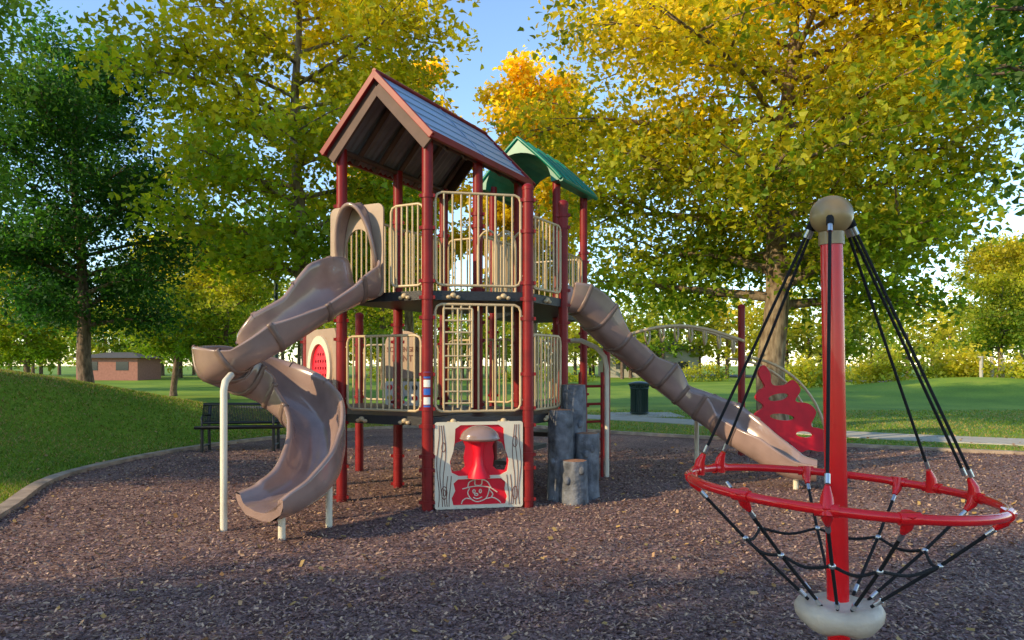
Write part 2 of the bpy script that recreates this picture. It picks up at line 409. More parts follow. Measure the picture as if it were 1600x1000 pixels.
dark=make_tree('dark_linden',10.6,2.4,3.5,.2,60000,.14,DG,DG2,41,(.1,.9),nlimb=38,sub=6,barkm='barkd',tmpl=KITE,clr=.42)
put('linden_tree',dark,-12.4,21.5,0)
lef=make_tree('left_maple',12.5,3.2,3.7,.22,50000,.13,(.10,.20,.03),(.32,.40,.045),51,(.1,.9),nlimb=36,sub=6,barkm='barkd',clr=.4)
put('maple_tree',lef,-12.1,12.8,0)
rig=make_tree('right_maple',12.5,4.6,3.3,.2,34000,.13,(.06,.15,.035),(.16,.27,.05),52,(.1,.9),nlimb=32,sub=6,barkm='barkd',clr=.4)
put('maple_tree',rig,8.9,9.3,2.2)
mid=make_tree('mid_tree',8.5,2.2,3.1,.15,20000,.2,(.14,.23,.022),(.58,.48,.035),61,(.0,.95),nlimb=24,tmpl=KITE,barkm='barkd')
for x,y,r_,s in((-13.2,34,1,.95),(-17,37,2,1.0),(-19.5,29.5,3,.85),(-29,40,.4,1.0),(-33,66,5,1.1),(-20,50,4,1.2),(27.8,42,2.2,1.0),(34,47,1,1.15),(-8,46,0,1.2)):
    put('shade_tree',mid,x,y,r_,s)
# unseen trees added left of and behind the viewpoint to shade the play area
spr=make_tree('unseen_shade_sycamore',13,3.2,4.6,.22,26000,.2,(.14,.24,.02),(.5,.45,.03),71,(.1,.9),nlimb=17,sub=4,clr=.38)
for x,y,r_,s in((-16.5,7.0,1,.95),(-28,1.5,2,.95),(-13,-8.0,3,.95),(-21.5,-10.5,.5,1.0),(-10,-13,4,1.0)):
    put('unseen_shade_tree',spr,x,y,r_,s)
r=np.random.default_rng(77); C=[];mb=MB()
for i in range(95):
    a=R(-44+88*(i+r.uniform(-.4,.4))/95); D=r.uniform(64,84); x=D*math.sin(a)/math.cos(a)*.95;y=D
    hh=r.uniform(6.5,10.5); w=r.uniform(2.1,3.6)
    z=float(H(x,y)); mb.tube([(x,y,z-.2),(x,y,z+hh*.6)],[.2,.08],6,0)
    for k in range(46):
        v=r.normal(0,1,3); v/=np.linalg.norm(v); v*=r.uniform(.5,1)
        C.append((x+v[0]*w,y+v[1]*w,z+hh*.55+v[2]*hh*.43))
C=np.array(C)
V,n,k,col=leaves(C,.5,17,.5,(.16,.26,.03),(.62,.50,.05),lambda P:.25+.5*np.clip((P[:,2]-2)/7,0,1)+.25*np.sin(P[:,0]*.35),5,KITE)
bv=np.array(mb.v);nb=len(bv);bs=[len(f) for f in mb.f];bf=np.array([i for f in mb.f for i in f])
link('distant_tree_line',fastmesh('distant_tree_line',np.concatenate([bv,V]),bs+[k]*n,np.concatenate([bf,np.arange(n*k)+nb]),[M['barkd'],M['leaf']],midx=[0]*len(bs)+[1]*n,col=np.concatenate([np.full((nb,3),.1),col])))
C=[]
for i in range(900):
    t=r.random(); x=-24+85*t
    if math.sin(x*.55)<-.25: continue
    y=60+r.normal(0,.6); C.append((x,y,float(H(x,y))+r.uniform(.0,.9)*(1+.5*math.sin(x*.9))))
for i in range(420):
    t=r.random(); x=16+11*t
    if math.sin(x*1.9)<-.45: continue
    y=44-t*6+r.normal(0,.6); C.append((x,y,float(H(x,y))+r.uniform(.0,1.1)*(1+.5*math.sin(x*1.9))))
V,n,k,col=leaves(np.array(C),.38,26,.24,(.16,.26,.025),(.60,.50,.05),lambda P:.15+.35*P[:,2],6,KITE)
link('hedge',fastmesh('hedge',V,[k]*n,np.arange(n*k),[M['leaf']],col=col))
mb=MB()
for i in range(9):
    x=24.2+i*.95;y=38+ i*.6; z=float(H(x,y)); mb.cyl((x,y,z-.1),(x,y,z+1.0),.09,8); mb.cyl((x,y,z+1.0),(x,y,z+1.08),.12,8)
mb.obj('bollard_row',[M['wallw']])

# ------------------------------------------------------------------ distant buildings
def house(name,x,y,w,d,h,rh,wm):
    e=empty(name); b=MB(); z=float(H(x,y))
    b.abox((x-w/2,y-d/2,z-.3),(x+w/2,y+d/2,z+h)); b.obj('walls',[wm],e)
    b=MB(); o=.4
    b.add([(x-w/2-o,y-d/2-o,z+h+.01),(x+w/2+o,y-d/2-o,z+h+.01),(x+w/2+o,y+d/2+o,z+h+.01),(x-w/2-o,y+d/2+o,z+h+.01),(x-w/2+1.5,y,z+h+rh),(x+w/2-1.5,y,z+h+rh)],[(0,1,5,4),(1,2,5),(2,3,4,5),(3,0,4),(3,2,1,0)],0,False)
    b.obj('roof',[M['roofshingle']],e)
    b=MB(); n=int(w/2.4)
    for i in range(n):
        cx=x-w/2+w*(i+.5)/n; b.abox((cx-.5,y-d/2-.03,z+.8),(cx+.5,y-d/2+.05,z+1.5))
    b.obj('windows',[M['glass']],e)
house('brick_house',-33,62,5,4,1.8,.5,M['brick'])
house('cream_house',13.5,74,9,6,2.6,1.0,M['wallw'])

# ------------------------------------------------------------------ play tower
T=empty('playground_tower')
u=Vector((.46,.888,0)).normalized(); w=Vector((.888,-.46,0)).normalized()
A=Vector((-.926,8.07,0)); Bp=Vector((.18,8.29,0)); D=Vector((.633,9.12,0))
Cc=A-w*1.2; E=Cc+u*1.1; Fp=A+u*1.1; E2=Cc+u*2.2; Rr=A+u*2.2
fl=Vector((-.30,11.7,0)); fr=fl+w*1.1; br=fr+u*1.1; bl=fl+u*1.1
K=Vector((-2.66,9.6,0)); K2=Vector((-2.3,11.1,0))
ZU=2.42; ZL=1.03
posts=[(A,4.12),(Cc,4.12),(E,4.12),(Fp,4.12),(E2,4.12),(Rr,4.12),(Bp,3.6),(D,3.6),(fl,4.42),(fr,4.42),(br,4.42),(bl,4.42),(K,2.08),(K2,2.35)]
mb=MB(); pr=.062
for p,z in posts:
    mb.cyl((p.x,p.y,-.1),(p.x,p.y,z),pr,20)
    if z<3.7: mb.sphere((p.x,p.y,z-.005),pr*1.08,pr*1.08,.05,0,16,5,0,math.pi/2); mb.cyl((p.x,p.y,z-.03),(p.x,p.y,z),pr*1.1,16)
mb.obj('posts',[M['maroon']],T)
mb=MB()
for p,z in posts:
    zs=[.06,.42,.93,1.12,1.9,2.12,2.34,2.52,3.3,3.45] if z>3 else [.93,1.12,1.9]
    if p in (A,Bp): zs=[.1,.45,.6,.93,1.12,1.5,2.12,2.34,2.52,3.1,3.45]
    for q in zs:
        if q<z-.05:
            mb.cyl((p.x,p.y,q-.022),(p.x,p.y,q+.022),pr+.011,16)
            mb.box((p.x+.07,p.y-.03,q),(1,0,0),(0,1,0),(0,0,1),.018,.014,.018)
            mb.box((p.x-.07,p.y-.03,q),(1,0,0),(0,1,0),(0,0,1),.018,.014,.018)
mb.obj('post_clamps',[M['maroon']],T)
mb=MB()
def xy(*a): return [(p.x,p.y) for p in a]
mb.prism(xy(Cc,A,Rr,E2),ZU-.1,ZU)
mb.prism(xy(A+Vector((.05,0,0)),Bp,D,fr,br,bl,fl,Rr+Vector((.03,0,0))),ZU-.103,ZU-.003)
mb.prism(xy(Cc,A,Rr,E2,K2,K),ZL-.1,ZL)
mb.prism(xy(A+Vector((.05,0,0)),Bp,D,fr,Rr+Vector((.03,0,0))),ZL-.103,ZL-.003)
mb.obj('decks',[M['deck']],T)
mb=MB()
def tabs(p,q,z,n):
    d=(q-p); nrm=Vector((d.y,-d.x,0)).normalized(); dn=d.normalized()
    for i in range(n):
        c=p+d*((i+.5)/n)+nrm*.012+Vector((0,0,z)); 
        mb.sphere((c.x,c.y,c.z),.035,.03,.03,0,10,6); mb.sphere((c.x+dn.x*.05,c.y+dn.y*.05,c.z-.02),.03,.025,.022,0,10,6); mb.sphere((c.x-dn.x*.05,c.y-dn.y*.05,c.z-.02),.03,.025,.022,0,10,6)
for z in(ZU-.05,ZL-.05):
    tabs(Cc,A,z,2);tabs(A,Bp,z,2);tabs(Bp,D,z,1)
mb.obj('deck_edge_brackets',[M['beige']],T)

def railing(mbr,p,q,z0,z1,n,off=.085,rr=.016,arch=0):
    d=(q-p).normalized(); a=p+d*off;b=q-d*off; c=.07
    path=[a+Vector((0,0,z0+c)),a+Vector((0,0,z1-c)),a+d*c*.3+Vector((0,0,z1-c*.3)),a+d*c+Vector((0,0,z1)),b-d*c+Vector((0,0,z1)),b-d*c*.3+Vector((0,0,z1-c*.3)),b+Vector((0,0,z1-c)),b+Vector((0,0,z0+c)),b-d*c*.3+Vector((0,0,z0+c*.3)),b-d*c+Vector((0,0,z0)),a+d*c+Vector((0,0,z0)),a+d*c*.3+Vector((0,0,z0+c*.3))]
    mbr.tube(path,rr,8,0,closed=True)
    L=(b-a).length
    for i in range(1,n):
        s=a+d*(L*i/n); mbr.cyl(s+Vector((0,0,z0)),s+Vector((0,0,z1)),rr*.72,7)
    for zz in (z0+.12,z1-.12):
        mbr.cyl(p+d*.05+Vector((0,0,zz)),a+Vector((0,0,zz)),.012,6); mbr.cyl(q-d*.05+Vector((0,0,zz)),b+Vector((0,0,zz)),.012,6)
mb=MB()
railing(mb,A,Bp,ZU+.06,3.5,10)
railing(mb,Bp,D,ZU+.06,3.3,8)
s1=D+(fr-D)*.52
railing(mb,s1,fr,ZU+.06,3.35,8)
railing(mb,fr,br,ZU+.06,3.35,9)
railing(mb,bl,br,ZU+.06,3.35,9)
railing(mb,Cc+w*.66,A,ZU+.06,3.38,6,off=.05)
railing(mb,Cc,E,ZU+.06,3.38,10)
railing(mb,E,E2,ZU+.06,3.38,10)
railing(mb,E2,Rr,ZU+.06,3.38,10)
railing(mb,Rr,fl,ZU+.06,3.38,13)
railing(mb,Fp,Rr,ZU+.06,3.2,9)
for k in range(3):
    c=A+(Bp-A)*(.25+.18*k)+u*.55
    pts=[c+Vector((0,0,ZU+.1)),c+Vector((0,0,3.0)),c+w*.05+Vector((0,0,3.12)),c+w*.14+Vector((0,0,3.16)),c+w*.23+Vector((0,0,3.1)),c+w*.27+Vector((0,0,2.95)),c+w*.27+Vector((0,0,ZU+.1))]
    mb.tube(catmull(pts,3),.014,8)
railing(mb,Cc,A,ZL+.06,1.93,12)
railing(mb,A,Bp,ZL+.06,2.27,10)
railing(mb,Bp,D,ZL+.06,1.95,9)
railing(mb,D,fr,ZL+.06,1.95,16)
railing(mb,K2,E2,ZL+.06,1.9,10)
railing(mb,E2,Rr,ZL+.06,1.95,10)
railing(mb,Rr,fr,ZL+.06,1.95,7)
for i in range(9):
    z=ZL+.15+i*.13; p=A+(Bp-A)*.16;q=A+(Bp-A)*.44; mb.cyl(p+Vector((0,-.03,z)),q+Vector((0,-.03,z)),.011,6)
for f in(.16,.3,.44):
    p=A+(Bp-A)*f; mb.cyl(p+Vector((0,-.03,ZL+.1)),p+Vector((0,-.03,2.22)),.013,7)
mb.obj('railings',[M['beige']],T)

# main roof
zr,ze=4.83,4.07; hw=.72; o0=A+(Cc-A)*.5-u*.14; L=2.48
def rp(s,t,z): return o0+w*s+u*t+Vector((0,0,z))
mt=MB();mu=MB()
for sg in(-1,1):
    mt.add([rp(0,0,zr+.03),rp(0,L,zr+.03),rp(sg*hw,L,ze+.03),rp(sg*hw,0,ze+.03)],[(0,1,2,3)],0,False)
    vs=[];fs=[]; n=140
    for i in range(n+1):
        t=.02+(L-.04)*i/n; dd=-.015+.014*math.sin(t*2*math.pi/.1)
        vs+= [rp(0,t,zr+dd),rp(sg*hw,t,ze+dd)]
    for i in range(n): fs.append((2*i,2*i+1,2*i+3,2*i+2))
    mu.add(vs,fs,0,True)
    for k in range(1,5):
        f=k/5; mt.tube([rp(sg*hw*f,.02,zr+(ze-zr)*f+.036),rp(sg*hw*f,L-.02,zr+(ze-zr)*f+.036)],.010,6)
    t=L*.52; mt.tube([rp(0,t,zr+.04),rp(sg*hw,t,ze+.04)],.006,6)
mt.obj('roof_metal_panels',[M['roofmetal']],T); mu.obj('roof_underside',[M['roofunder']],T)
mr=MB(); mf=MB()
for t,sgn in((-.012,-1),(L+.012,1)):
    for sg in(-1,1):
        a=rp(0,t,zr+.015);b=rp(sg*(hw+.03),t,ze-.005); d=(b-a); c=(a+b)/2
        mr.box(c,d,u,d.cross(u),d.length/2+.02,.022,.036)
        a=rp(0,t-sgn*.05,zr-.11);b=rp(sg*(hw-.04),t-sgn*.05,ze-.08); d=b-a; c=(a+b)/2
        mf.box(c,d,u,d.cross(u),d.length/2,.018,.075)
for sg in(-1,1):
    c=rp(sg*(hw+.02),L/2,ze+.005); mr.box(c,u,w,(0,0,1),L/2+.03,.025,.04)
mr.tube([rp(0,-.03,zr+.05),rp(0,L+.03,zr+.05)],.026,10)
mr.obj('roof_trim',[M['maroon']],T,.006); mf.obj('roof_fascia',[M['fascia']],T,.004)
mb=MB()
for sg in(-1,1): mb.tube([rp(sg*.6,.1,4.1),rp(sg*.6,L-.1,4.1)],.035,8)
for t in(.45,.85,1.26,1.7,2.3):
    for sg in(-1,1): mb.box((rp(0,t,zr-.06)+rp(sg*.66,t,ze-.02))/2,(rp(0,t,zr)-rp(sg*.66,t,ze)),u,(0,0,1),.5,.035,.02)
mb.obj('roof_beams',[M['fascia']],T)

# green roof
g0=fl+(fr-fl)*.5-u*.22; GL=1.45
prof=[]
for k in range(9):
    s=-.72+.72*k/8; prof.append((s,4.36+ .70*(k/8)**.9))
prof+= [(-a,b) for a,b in prof[:-1][::-1]]
inner=[( .56*math.cos(R(a)),4.34+.50*math.sin(R(a))) for a in range(0,181,12)]
vs=[];n=len(prof);ni=len(inner)
for t in(0,GL):
    for s,z in prof+inner:
        p=g0+w*s+u*t; vs.append((p.x,p.y,z))
N=n+ni; fs=[]
for i in range(N): j=(i+1)%N; fs.append((i,j,N+j,N+i))
for t in(0,1):
    for i in range(n-1):
        a=t*N+i;b=t*N+i+1
        k0=int(round((ni-1)*i/(n-1)));k1=int(round((ni-1)*(i+1)/(n-1)))
        ia=t*N+n+(ni-1-k0);ib=t*N+n+(ni-1-k1)
        fs.append((a,b,ib,ia) if ia!=ib else (a,b,ib))
mb=MB(); mb.add(vs,fs,0,False)
for t in(.0,.36,.72,1.08,1.45):
    mb.tube([g0+w*s+u*t+Vector((0,0,z+.012)) for s,z in prof],.03,8)
mb.tube([g0+w*prof[0][0]+u*0+Vector((0,0,4.36)),g0+w*prof[0][0]+u*GL+Vector((0,0,4.36))],.035,8)
mb.tube([g0-w*prof[0][0]+u*0+Vector((0,0,4.36)),g0-w*prof[0][0]+u*GL+Vector((0,0,4.36))],.035,8)
mb.obj('green_arch_roof',[M['green']],T)

# --- slide entry panel + hood
fd=w; fn=-u
org=Cc+fn*.07
curve2d('slide_entry_panel',[rrect(-.1,ZU-.05,.66,3.42,.08),[(.12,ZU+.05),(.50,ZU+.05)]+[(.31+.19*math.cos(R(a)),2.9+.25*math.sin(R(a))) for a in range(0,181,15)]],org,fd,fn,.012,M['beigeplastic'],T)
mb=MB(); vs=[];fs=[]; na=24;nv=6
for v in range(nv+1):
    q=v/nv
    for a in range(na+1):
        th=math.pi*a/na; s=.31+(.23+.04*q)*math.cos(th); z=2.68+(.78-.06*q)*math.sin(th)**.85
        p=org+fd*s+fn*(.01+.17*q*(.1+.9*math.sin(th)**.8)); vs.append((p.x,p.y,z))
for v in range(nv):
    for a in range(na): i=v*(na+1)+a; fs.append((i,i+1,i+na+2,i+na+1))
mb.add(vs,fs,0)
mb.tube([Vector(x) for x in vs[-(na+1):]],.026,8)
ho=mb.obj('slide_hood',[M['taupe']],T); s_=ho.modifiers.new('s','SOLIDIFY'); s_.thickness=.025

# --- round red window panel
pd=(Cc-K).normalized(); pn=Vector((pd.y,-pd.x,0)); Lp=(Cc-K).length
if pn.y>0: pn=-pn
o_=K+pn*.03
curve2d('round_window_panel',[rrect(.07,ZL-.06,Lp-.07,2.04,.1),ell(Lp/2,1.56,.30,.30,36)],o_,pd,pn,.015,M['beigeplastic'],T)
curve2d('round_window_ring',[ell(Lp/2,1.56,.40,.40,40),ell(Lp/2,1.56,.30,.30,40)],o_+pn*.03,pd,pn,.014,M['cream'],T)
curve2d('round_window_disc',[ell(Lp/2,1.56,.31,.31,40)]+[ell(Lp/2+.085*i,1.56+.085*j,.022,.022,10) for i in(-2,-1,0,1,2) for j in(-2,-1,0,1,2) if i*i+j*j<7],o_+pn*.005,pd,pn,.008,M['redplastic'],T)
# --- scavenger hunt panel
sp=Vector((-1.70,10.02,0)); sn=-u
curve2d('scavenger_hunt_sign',[[(-.02,1.42),(.55,1.42),(.55,1.9)]+[(.265+.285*math.cos(R(a)),1.9+.16*math.sin(R(a))) for a in range(15,180,15)]+[(-.02,1.9)]],sp,w,sn,.012,M['beigeplastic'],T)
def text(body,s,z,size,o,mt,xd=w,nr=sn,dep=.016):
    cu=bpy.data.curves.new('lettering','FONT'); cu.body=body; cu.size=size; cu.extrude=.002; cu.align_x='CENTER'; cu.offset=.002
    cu.materials.append(mt); ob=bpy.data.objects.new('lettering',cu); sc.collection.objects.link(ob)
    x=Vector(xd);zz=Vector(nr).normalized();y=zz.cross(x); m=Matrix((x,y,zz)).transposed().to_4x4(); m.translation=o+x*s+zz*dep+Vector((0,0,z)); ob.matrix_world=m; ob.parent=T
text('SCAVENGER',.265,1.78,.092,sp,M['textbrown']); text('HUNT',.265,1.65,.12,sp,M['textbrown'])
curve2d('fruit_board',[rrect(-.02,1.06,.55,1.38,.03)],sp+sn*.005,w,sn,.01,M['white'],T)
for i,(a,b,mm) in enumerate([(.06,1.3,'redplastic'),(.2,1.3,'greenprint'),(.34,1.3,'yellow'),(.47,1.3,'black'),(.06,1.16,'yellow'),(.2,1.15,'black'),(.34,1.15,'greenprint'),(.47,1.16,'redplastic')]):
    curve2d('fruit_print',[ell(a,b,.045,.038,16)],sp+sn*.018,w,sn,.001,M[mm],T)
# --- lower front fire-fighter play panel
fd2=(Bp-A).normalized(); fn2=Vector((fd2.y,-fd2.x,0)); LB=(Bp-A).length
o2=A+fn2*.02
def lobe(cx,sg): return [(cx+sg*.0,.44),(cx+sg*.09,.43),(cx+sg*.115,.5),(cx+sg*.11,.62),(cx+sg*.06,.74),(cx-sg*.02,.77),(cx-sg*.05,.7),(cx-sg*.03,.58),(cx-sg*.045,.48)]
curve2d('play_panel_red',[rrect(.2,.04,.95,.95,.03),[p for p in lobe(.365,-1)][::-1],lobe(.765,1)],o2,fd2,fn2,.009,M['redplastic'],T)
curve2d('play_panel_white',[rrect(.075,.02,LB-.07,.975,.03),
   [(.30,.90),(.36,.94),(.78,.94),(.84,.90),(.845,.78),(.86,.66),(.90,.54),(.88,.42),(.80,.38),(.34,.38),(.26,.42),(.24,.54),(.28,.66),(.295,.78)],
   [(.33,.345),(.81,.345),(.86,.30),(.85,.22),(.88,.14),(.86,.06),(.28,.06),(.26,.14),(.30,.22),(.28,.30)]],o2+fn2*.02,fd2,fn2,.010,M['cream'],T)
def lines(name,ls,o,mt,bd,xd,nr):
    cu=bpy.data.curves.new(name,'CURVE'); cu.dimensions='3D'; cu.bevel_depth=bd
    for l in ls:
        l=[(p.x,p.y) for p in catmull([(a,b,0) for a,b in l],5)]
        s=cu.splines.new('POLY'); s.points.add(len(l)-1)
        for p,q in zip(s.points,l): p.co=(q[0],q[1],0,1)
    cu.materials.append(mt); ob=bpy.data.objects.new(name,cu); sc.collection.objects.link(ob)
    x=Vector(xd);z=Vector(nr);y=z.cross(x); m=Matrix((x,y,z)).transposed().to_4x4(); m.translation=o; ob.matrix_world=m; ob.parent=T
def blob(cx,cy,rx,ry,ph=0): return [(cx+rx*math.cos(2*math.pi*k/10),cy+ry*math.sin(2*math.pi*k/10)) for k in range(11)]
fx=.57
face=[[(fx-.19,.235),(fx-.1,.255),(fx,.262),(fx+.12,.24),(fx+.2,.19)],[(fx-.13,.25),(fx-.11,.31),(fx-.02,.338),(fx+.08,.315),(fx+.13,.24)],
      [(fx-.11,.24),(fx-.13,.19),(fx-.09,.12),(fx-.02,.09),(fx+.07,.12),(fx+.1,.18),(fx+.11,.235)],blob(fx-.06,.205,.012,.018),blob(fx+.01,.205,.012,.018),blob(fx-.035,.17,.018,.012),
      [(fx-.07,.14),(fx-.03,.122),(fx+.03,.14)],[(fx-.05,.335),(fx-.045,.275),(fx+.02,.275),(fx+.03,.335)],[(fx-.09,.12),(fx-.15,.13),(fx-.19,.10),(fx-.2,.07)],[(fx+.07,.12),(fx+.15,.13),(fx+.21,.10),(fx+.24,.07)],[(fx+.11,.22),(fx+.15,.17),(fx+.13,.13)]]
lines('firefighter_drawing',face,o2+fn2*.012,M['cream'],.0065,fd2,fn2)
grain=[]
for sx,sg in((.08,1),(LB-.075,-1)):
    for k,dx in enumerate((.03,.065,.1,.135,.165)):
        grain.append([(sx+sg*(dx+.014*math.sin(z*9+k)),z) for z in np.linspace(.05,.94,9)][:9 if k<3 else 4])
grain+= [blob(.18,.2,.03,.07),blob(.18,.2,.015,.035),blob(LB-.16,.18,.03,.07),blob(LB-.16,.75,.025,.06),blob(.17,.7,.02,.05)]
lines('wood_grain_lines',grain,o2+fn2*.031,M['textbrown'],.0042,fd2,fn2)
mb=MB(); c=o2+fd2*.56+fn2*.1
mb.sphere((c.x,c.y,.80),.215,.16,.14,0,28,8,0,math.pi/2); mb.sphere((c.x,c.y,.80),.225,.165,.045,0,28,8)
mb.obj('play_panel_counter',[M['taupe']],T)
mb=MB(); c=o2+fd2*.56+fn2*.03; mb.tube([(c.x,c.y,.36),(c.x,c.y,.5),(c.x,c.y,.62),(c.x,c.y,.78)],[.13,.06,.05,.08],16); mb.obj('play_panel_pedestal',[M['redplastic']],T)
mb=MB()
for z,hh,m_ in((1.49,.035,0),(1.40,.04,1),(1.31,.035,0),(1.21,.04,1),(1.13,.03,0)):
    vs=[];k=8
    for i in range(k+1):
        a=R(-125+70*i/k); 
        for zz in(z-hh,z+hh): vs.append((A.x+(pr+.002)*math.cos(a),A.y+(pr+.002)*math.sin(a),zz))
    mb.add(vs,[(2*i,2*i+2,2*i+3,2*i+1) for i in range(k)],m_)
mb.obj('safety_stickers',[M['blue'],M['white']],T)
mb=MB()
mb.tube([(1.35,10.5,-.1),(1.35,10.5,1.55),(1.32,10.5,1.72),(1.2,10.5,1.85),(1.0,10.6,1.95),(.75,10.7,1.95)],.035,10)
mb.tube([(.72,10.9,0),(.72,10.9,1.0)],.02,8)
mb.obj('climber_handrail',[M['cream']],T)
mb=MB()
for z in np.arange(.3,1.5,.25): mb.cyl((.95,10.3,z),(1.3,10.5,z),.018,8)
mb.cyl((.95,10.3,-.1),(.95,10.3,1.5),.022,8); mb.cyl((1.28,10.48,-.1),(1.28,10.48,1.5),.022,8)
mb.obj('rung_ladder',[M['maroon']],T)
mb=MB()
for i in range(4):
    mb.box((.0+.25*i,10.8-.15*i,.2+.22*i),(1,-.5,0),(.5,1,0),(0,0,1),.14,.3,.03)
mb.obj('transfer_steps',[M['deck']],T)

# ------------------------------------------------------------------ slides
def slide(name,pts,wd,hl,hr,seams,legs,bank=None):
    P=catmull(pts,10); n=len(P); mb=MB()
    base=[(-.24,.25),(-.215,.11),(-.13,.015),(0,-.01),(.13,.015),(.215,.11),(.24,.25),(.255,.285),(.285,.295),(.305,.275),(.30,.235),(.285,.08),(.2,-.055),(0,-.085),(-.2,-.055),(-.285,.08),(-.30,.235),(-.305,.275),(-.285,.295),(-.255,.285)]
    prof=[(p.x,p.y) for p in catmull([(a,b,0) for a,b in base],2,True)]
    m=len(prof)
    def sect(i,grow=0,outer=False):
        p=P[i]; t=(P[min(i+1,n-1)]-P[max(i-1,0)]).normalized(); h=Vector((t.x,t.y,0)).normalized()
        lat=Vector((h.y,-h.x,0)); up=lat.cross(t).normalized(); q=i/(n-1)
        if bank:
            bk=R(np.interp(q,*bank)); lat,up=lat*math.cos(bk)-up*math.sin(bk),up*math.cos(bk)+lat*math.sin(bk)
        out=[]
        for a,b in prof:
            sc_=np.interp(q,*(hl if a<0 else hr)); bb=b*sc_ if b>.05 else b
            wdt=np.interp(q,*wd)
            aa=a*wdt
            if grow: 
                l=math.hypot(a,b-.1)+1e-6; aa+=a/l*grow; bb+=(b-.1)/l*grow
            out.append(p+lat*aa+up*bb)
        return out
    vs=[]
    for i in range(n): vs+=sect(i)
    fs=[]
    for i in range(n-1):
        for k in range(m): l=(k+1)%m; fs.append((i*m+k,i*m+l,(i+1)*m+l,(i+1)*m+k))
    mb.add(vs,fs,0)
    for e in(0,n-1):
        s=sect(e)
        inn=list(range(0,13)); outseq=list(range(m-1,18,-1))
        L2=len(outseq); f=[]
        for k in range(12):
            o1=outseq[int(round(k*(L2-1)/12))]; o2_=outseq[int(round((k+1)*(L2-1)/12))]
            f.append((inn[k],inn[k+1],o2_,o1) if o1!=o2_ else (inn[k],inn[k+1],o1))
        mb.add(s,f,0,False)
    for sfr in seams:
        i=int(sfr*(n-1)); i=max(1,min(n-2,i))
        a=sect(i,.014)
        t=(P[i+1]-P[i-1]).normalized()
        ring=a[12:]+a[:1]
        vs=[v-t*.026 for v in ring]+[v+t*.026 for v in ring]; k=len(ring)
        v0=sect(i,.001); r0=v0[12:]+v0[:1]
        vs+= [v-t*.03 for v in r0]+[v+t*.03 for v in r0]
        f=[(j,j+1,k+j+1,k+j) for j in range(k-1)]+[(j,2*k+j,2*k+j+1,j+1) for j in range(k-1)]+[(k+j,k+j+1,3*k+j+1,3*k+j) for j in range(k-1)]
        mb.add(vs,f,1)
    o=mb.obj(name,[M['taupe'],M['taupedark'],M['cream']])
    for lg in legs:
        b=MB(); b.tube([Vector(x) for x in lg],.034,12); b.obj('support_leg',[M['cream']],o)
    return o
sp_pts=[(-1.66,8.42,2.42),(-1.80,8.25,2.38),(-2.08,7.95,2.16),(-2.42,7.70,1.86),(-2.78,7.58,1.62),(-3.02,7.72,1.50),(-2.98,8.0,1.38),(-2.72,8.2,1.23),(-2.38,8.15,1.04),(-2.12,7.92,.84),(-1.98,7.55,.63),(-1.96,7.15,.44),(-2.08,6.82,.33),(-2.25,6.58,.29)]
slide('spiral_slide',sp_pts,([0,.2,.4,.85,1],[.95,.88,.95,1.0,1.15]),([0,.08,.16,.24,.3,.38,.45,.6,.8,.92,1],[1.2,.8,.5,.9,.55,1.1,1.5,1.5,1.3,.8,.5]),([0,.06,.12,.18,.24,.30,.36,.45,.6,.8,.92,1],[1.3,1.4,1.5,.95,1.15,.85,1.1,.9,.8,.9,.7,.5]),[.08,.16,.24,.32,.39,.47,.55,.63],
   [[(-2.77,7.08,-.1),(-2.77,7.08,1.36),(-2.77,7.12,1.44),(-2.8,7.34,1.5)],[(-2.1,6.72,-.1),(-2.1,6.72,.25)],[(-1.8,7.25,-.1),(-1.8,7.25,.45)]],
   bank=([0,.1,.25,.4,.6,.8,1],[0,-14,-10,0,8,6,0]))
slide('wave_slide',[(.72,9.85,2.38),(.9,9.9,2.33),(1.25,10.1,2.0),(1.65,10.3,1.68),(2.05,10.4,1.36),(2.4,10.4,1.08),(2.7,10.25,.85),(2.95,10.05,.66),(3.2,9.8,.47),(3.45,9.6,.30),(3.65,9.48,.22),(3.88,9.38,.21)],([0,.9,1],[.82,.88,1.05]),([0,.15,.3,.45,.6,.75,.9,1],[1.2,.85,1.3,.85,1.3,1.0,.8,.5]),([0,.08,.15,.22,.3,.37,.45,.52,.6,.75,.9,1],[1,1.1,1.2,.65,.65,1.15,.65,1.1,.65,.9,.6,.5]),[.08,.15,.22,.3,.37,.44,.52,.6,.68],
   [[(2.72,10.85,-.1),(2.72,10.85,.8),(2.66,10.5,.84)],[(3.64,9.45,-.1),(3.64,9.45,.16)]])

# ------------------------------------------------------------------ stumps
mb=MB(); r=np.random.default_rng(3)
for cx,cy,h,rd in((.57,8.72,1.07,.145),(.75,9.02,1.36,.15),(.9,8.88,.78,.15),(.72,8.5,.5,.15)):
    seg=28; nz=12; vs=[]; ph=r.uniform(0,6,4)
    for i in range(nz+1):
        z=-.05+(h+.05)*i/nz
        for k in range(seg):
            a=2*math.pi*k/seg
            rr=rd*(1+.05*math.sin(3*a+ph[0])+.05*math.sin(7*a+ph[1]+z*1.5)+.03*math.sin(13*a+ph[2]-z*4)+r.normal(0,.012)); rr*=1.12-.12*min(1,z*3+.2)
            if i==nz: rr*=.93
            vs.append((cx+rr*math.cos(a),cy+rr*math.sin(a),z))
    fs=[(i*seg+k,i*seg+(k+1)%seg,(i+1)*seg+(k+1)%seg,(i+1)*seg+k) for i in range(nz) for k in range(seg)]
    mb.add(vs,fs,0); top=vs[-seg:]+[(cx,cy,h+.015)]
    mb.add(top,[(k,(k+1)%seg,seg) for k in range(seg)],1,True)
    for s_ in range(2):
        a=r.uniform(-2.4,-.7); zz=h*r.uniform(.4,.8); mb.sphere((cx+rd*math.cos(a),cy+rd*math.sin(a),zz),.04,.03,.05,0,10,6)
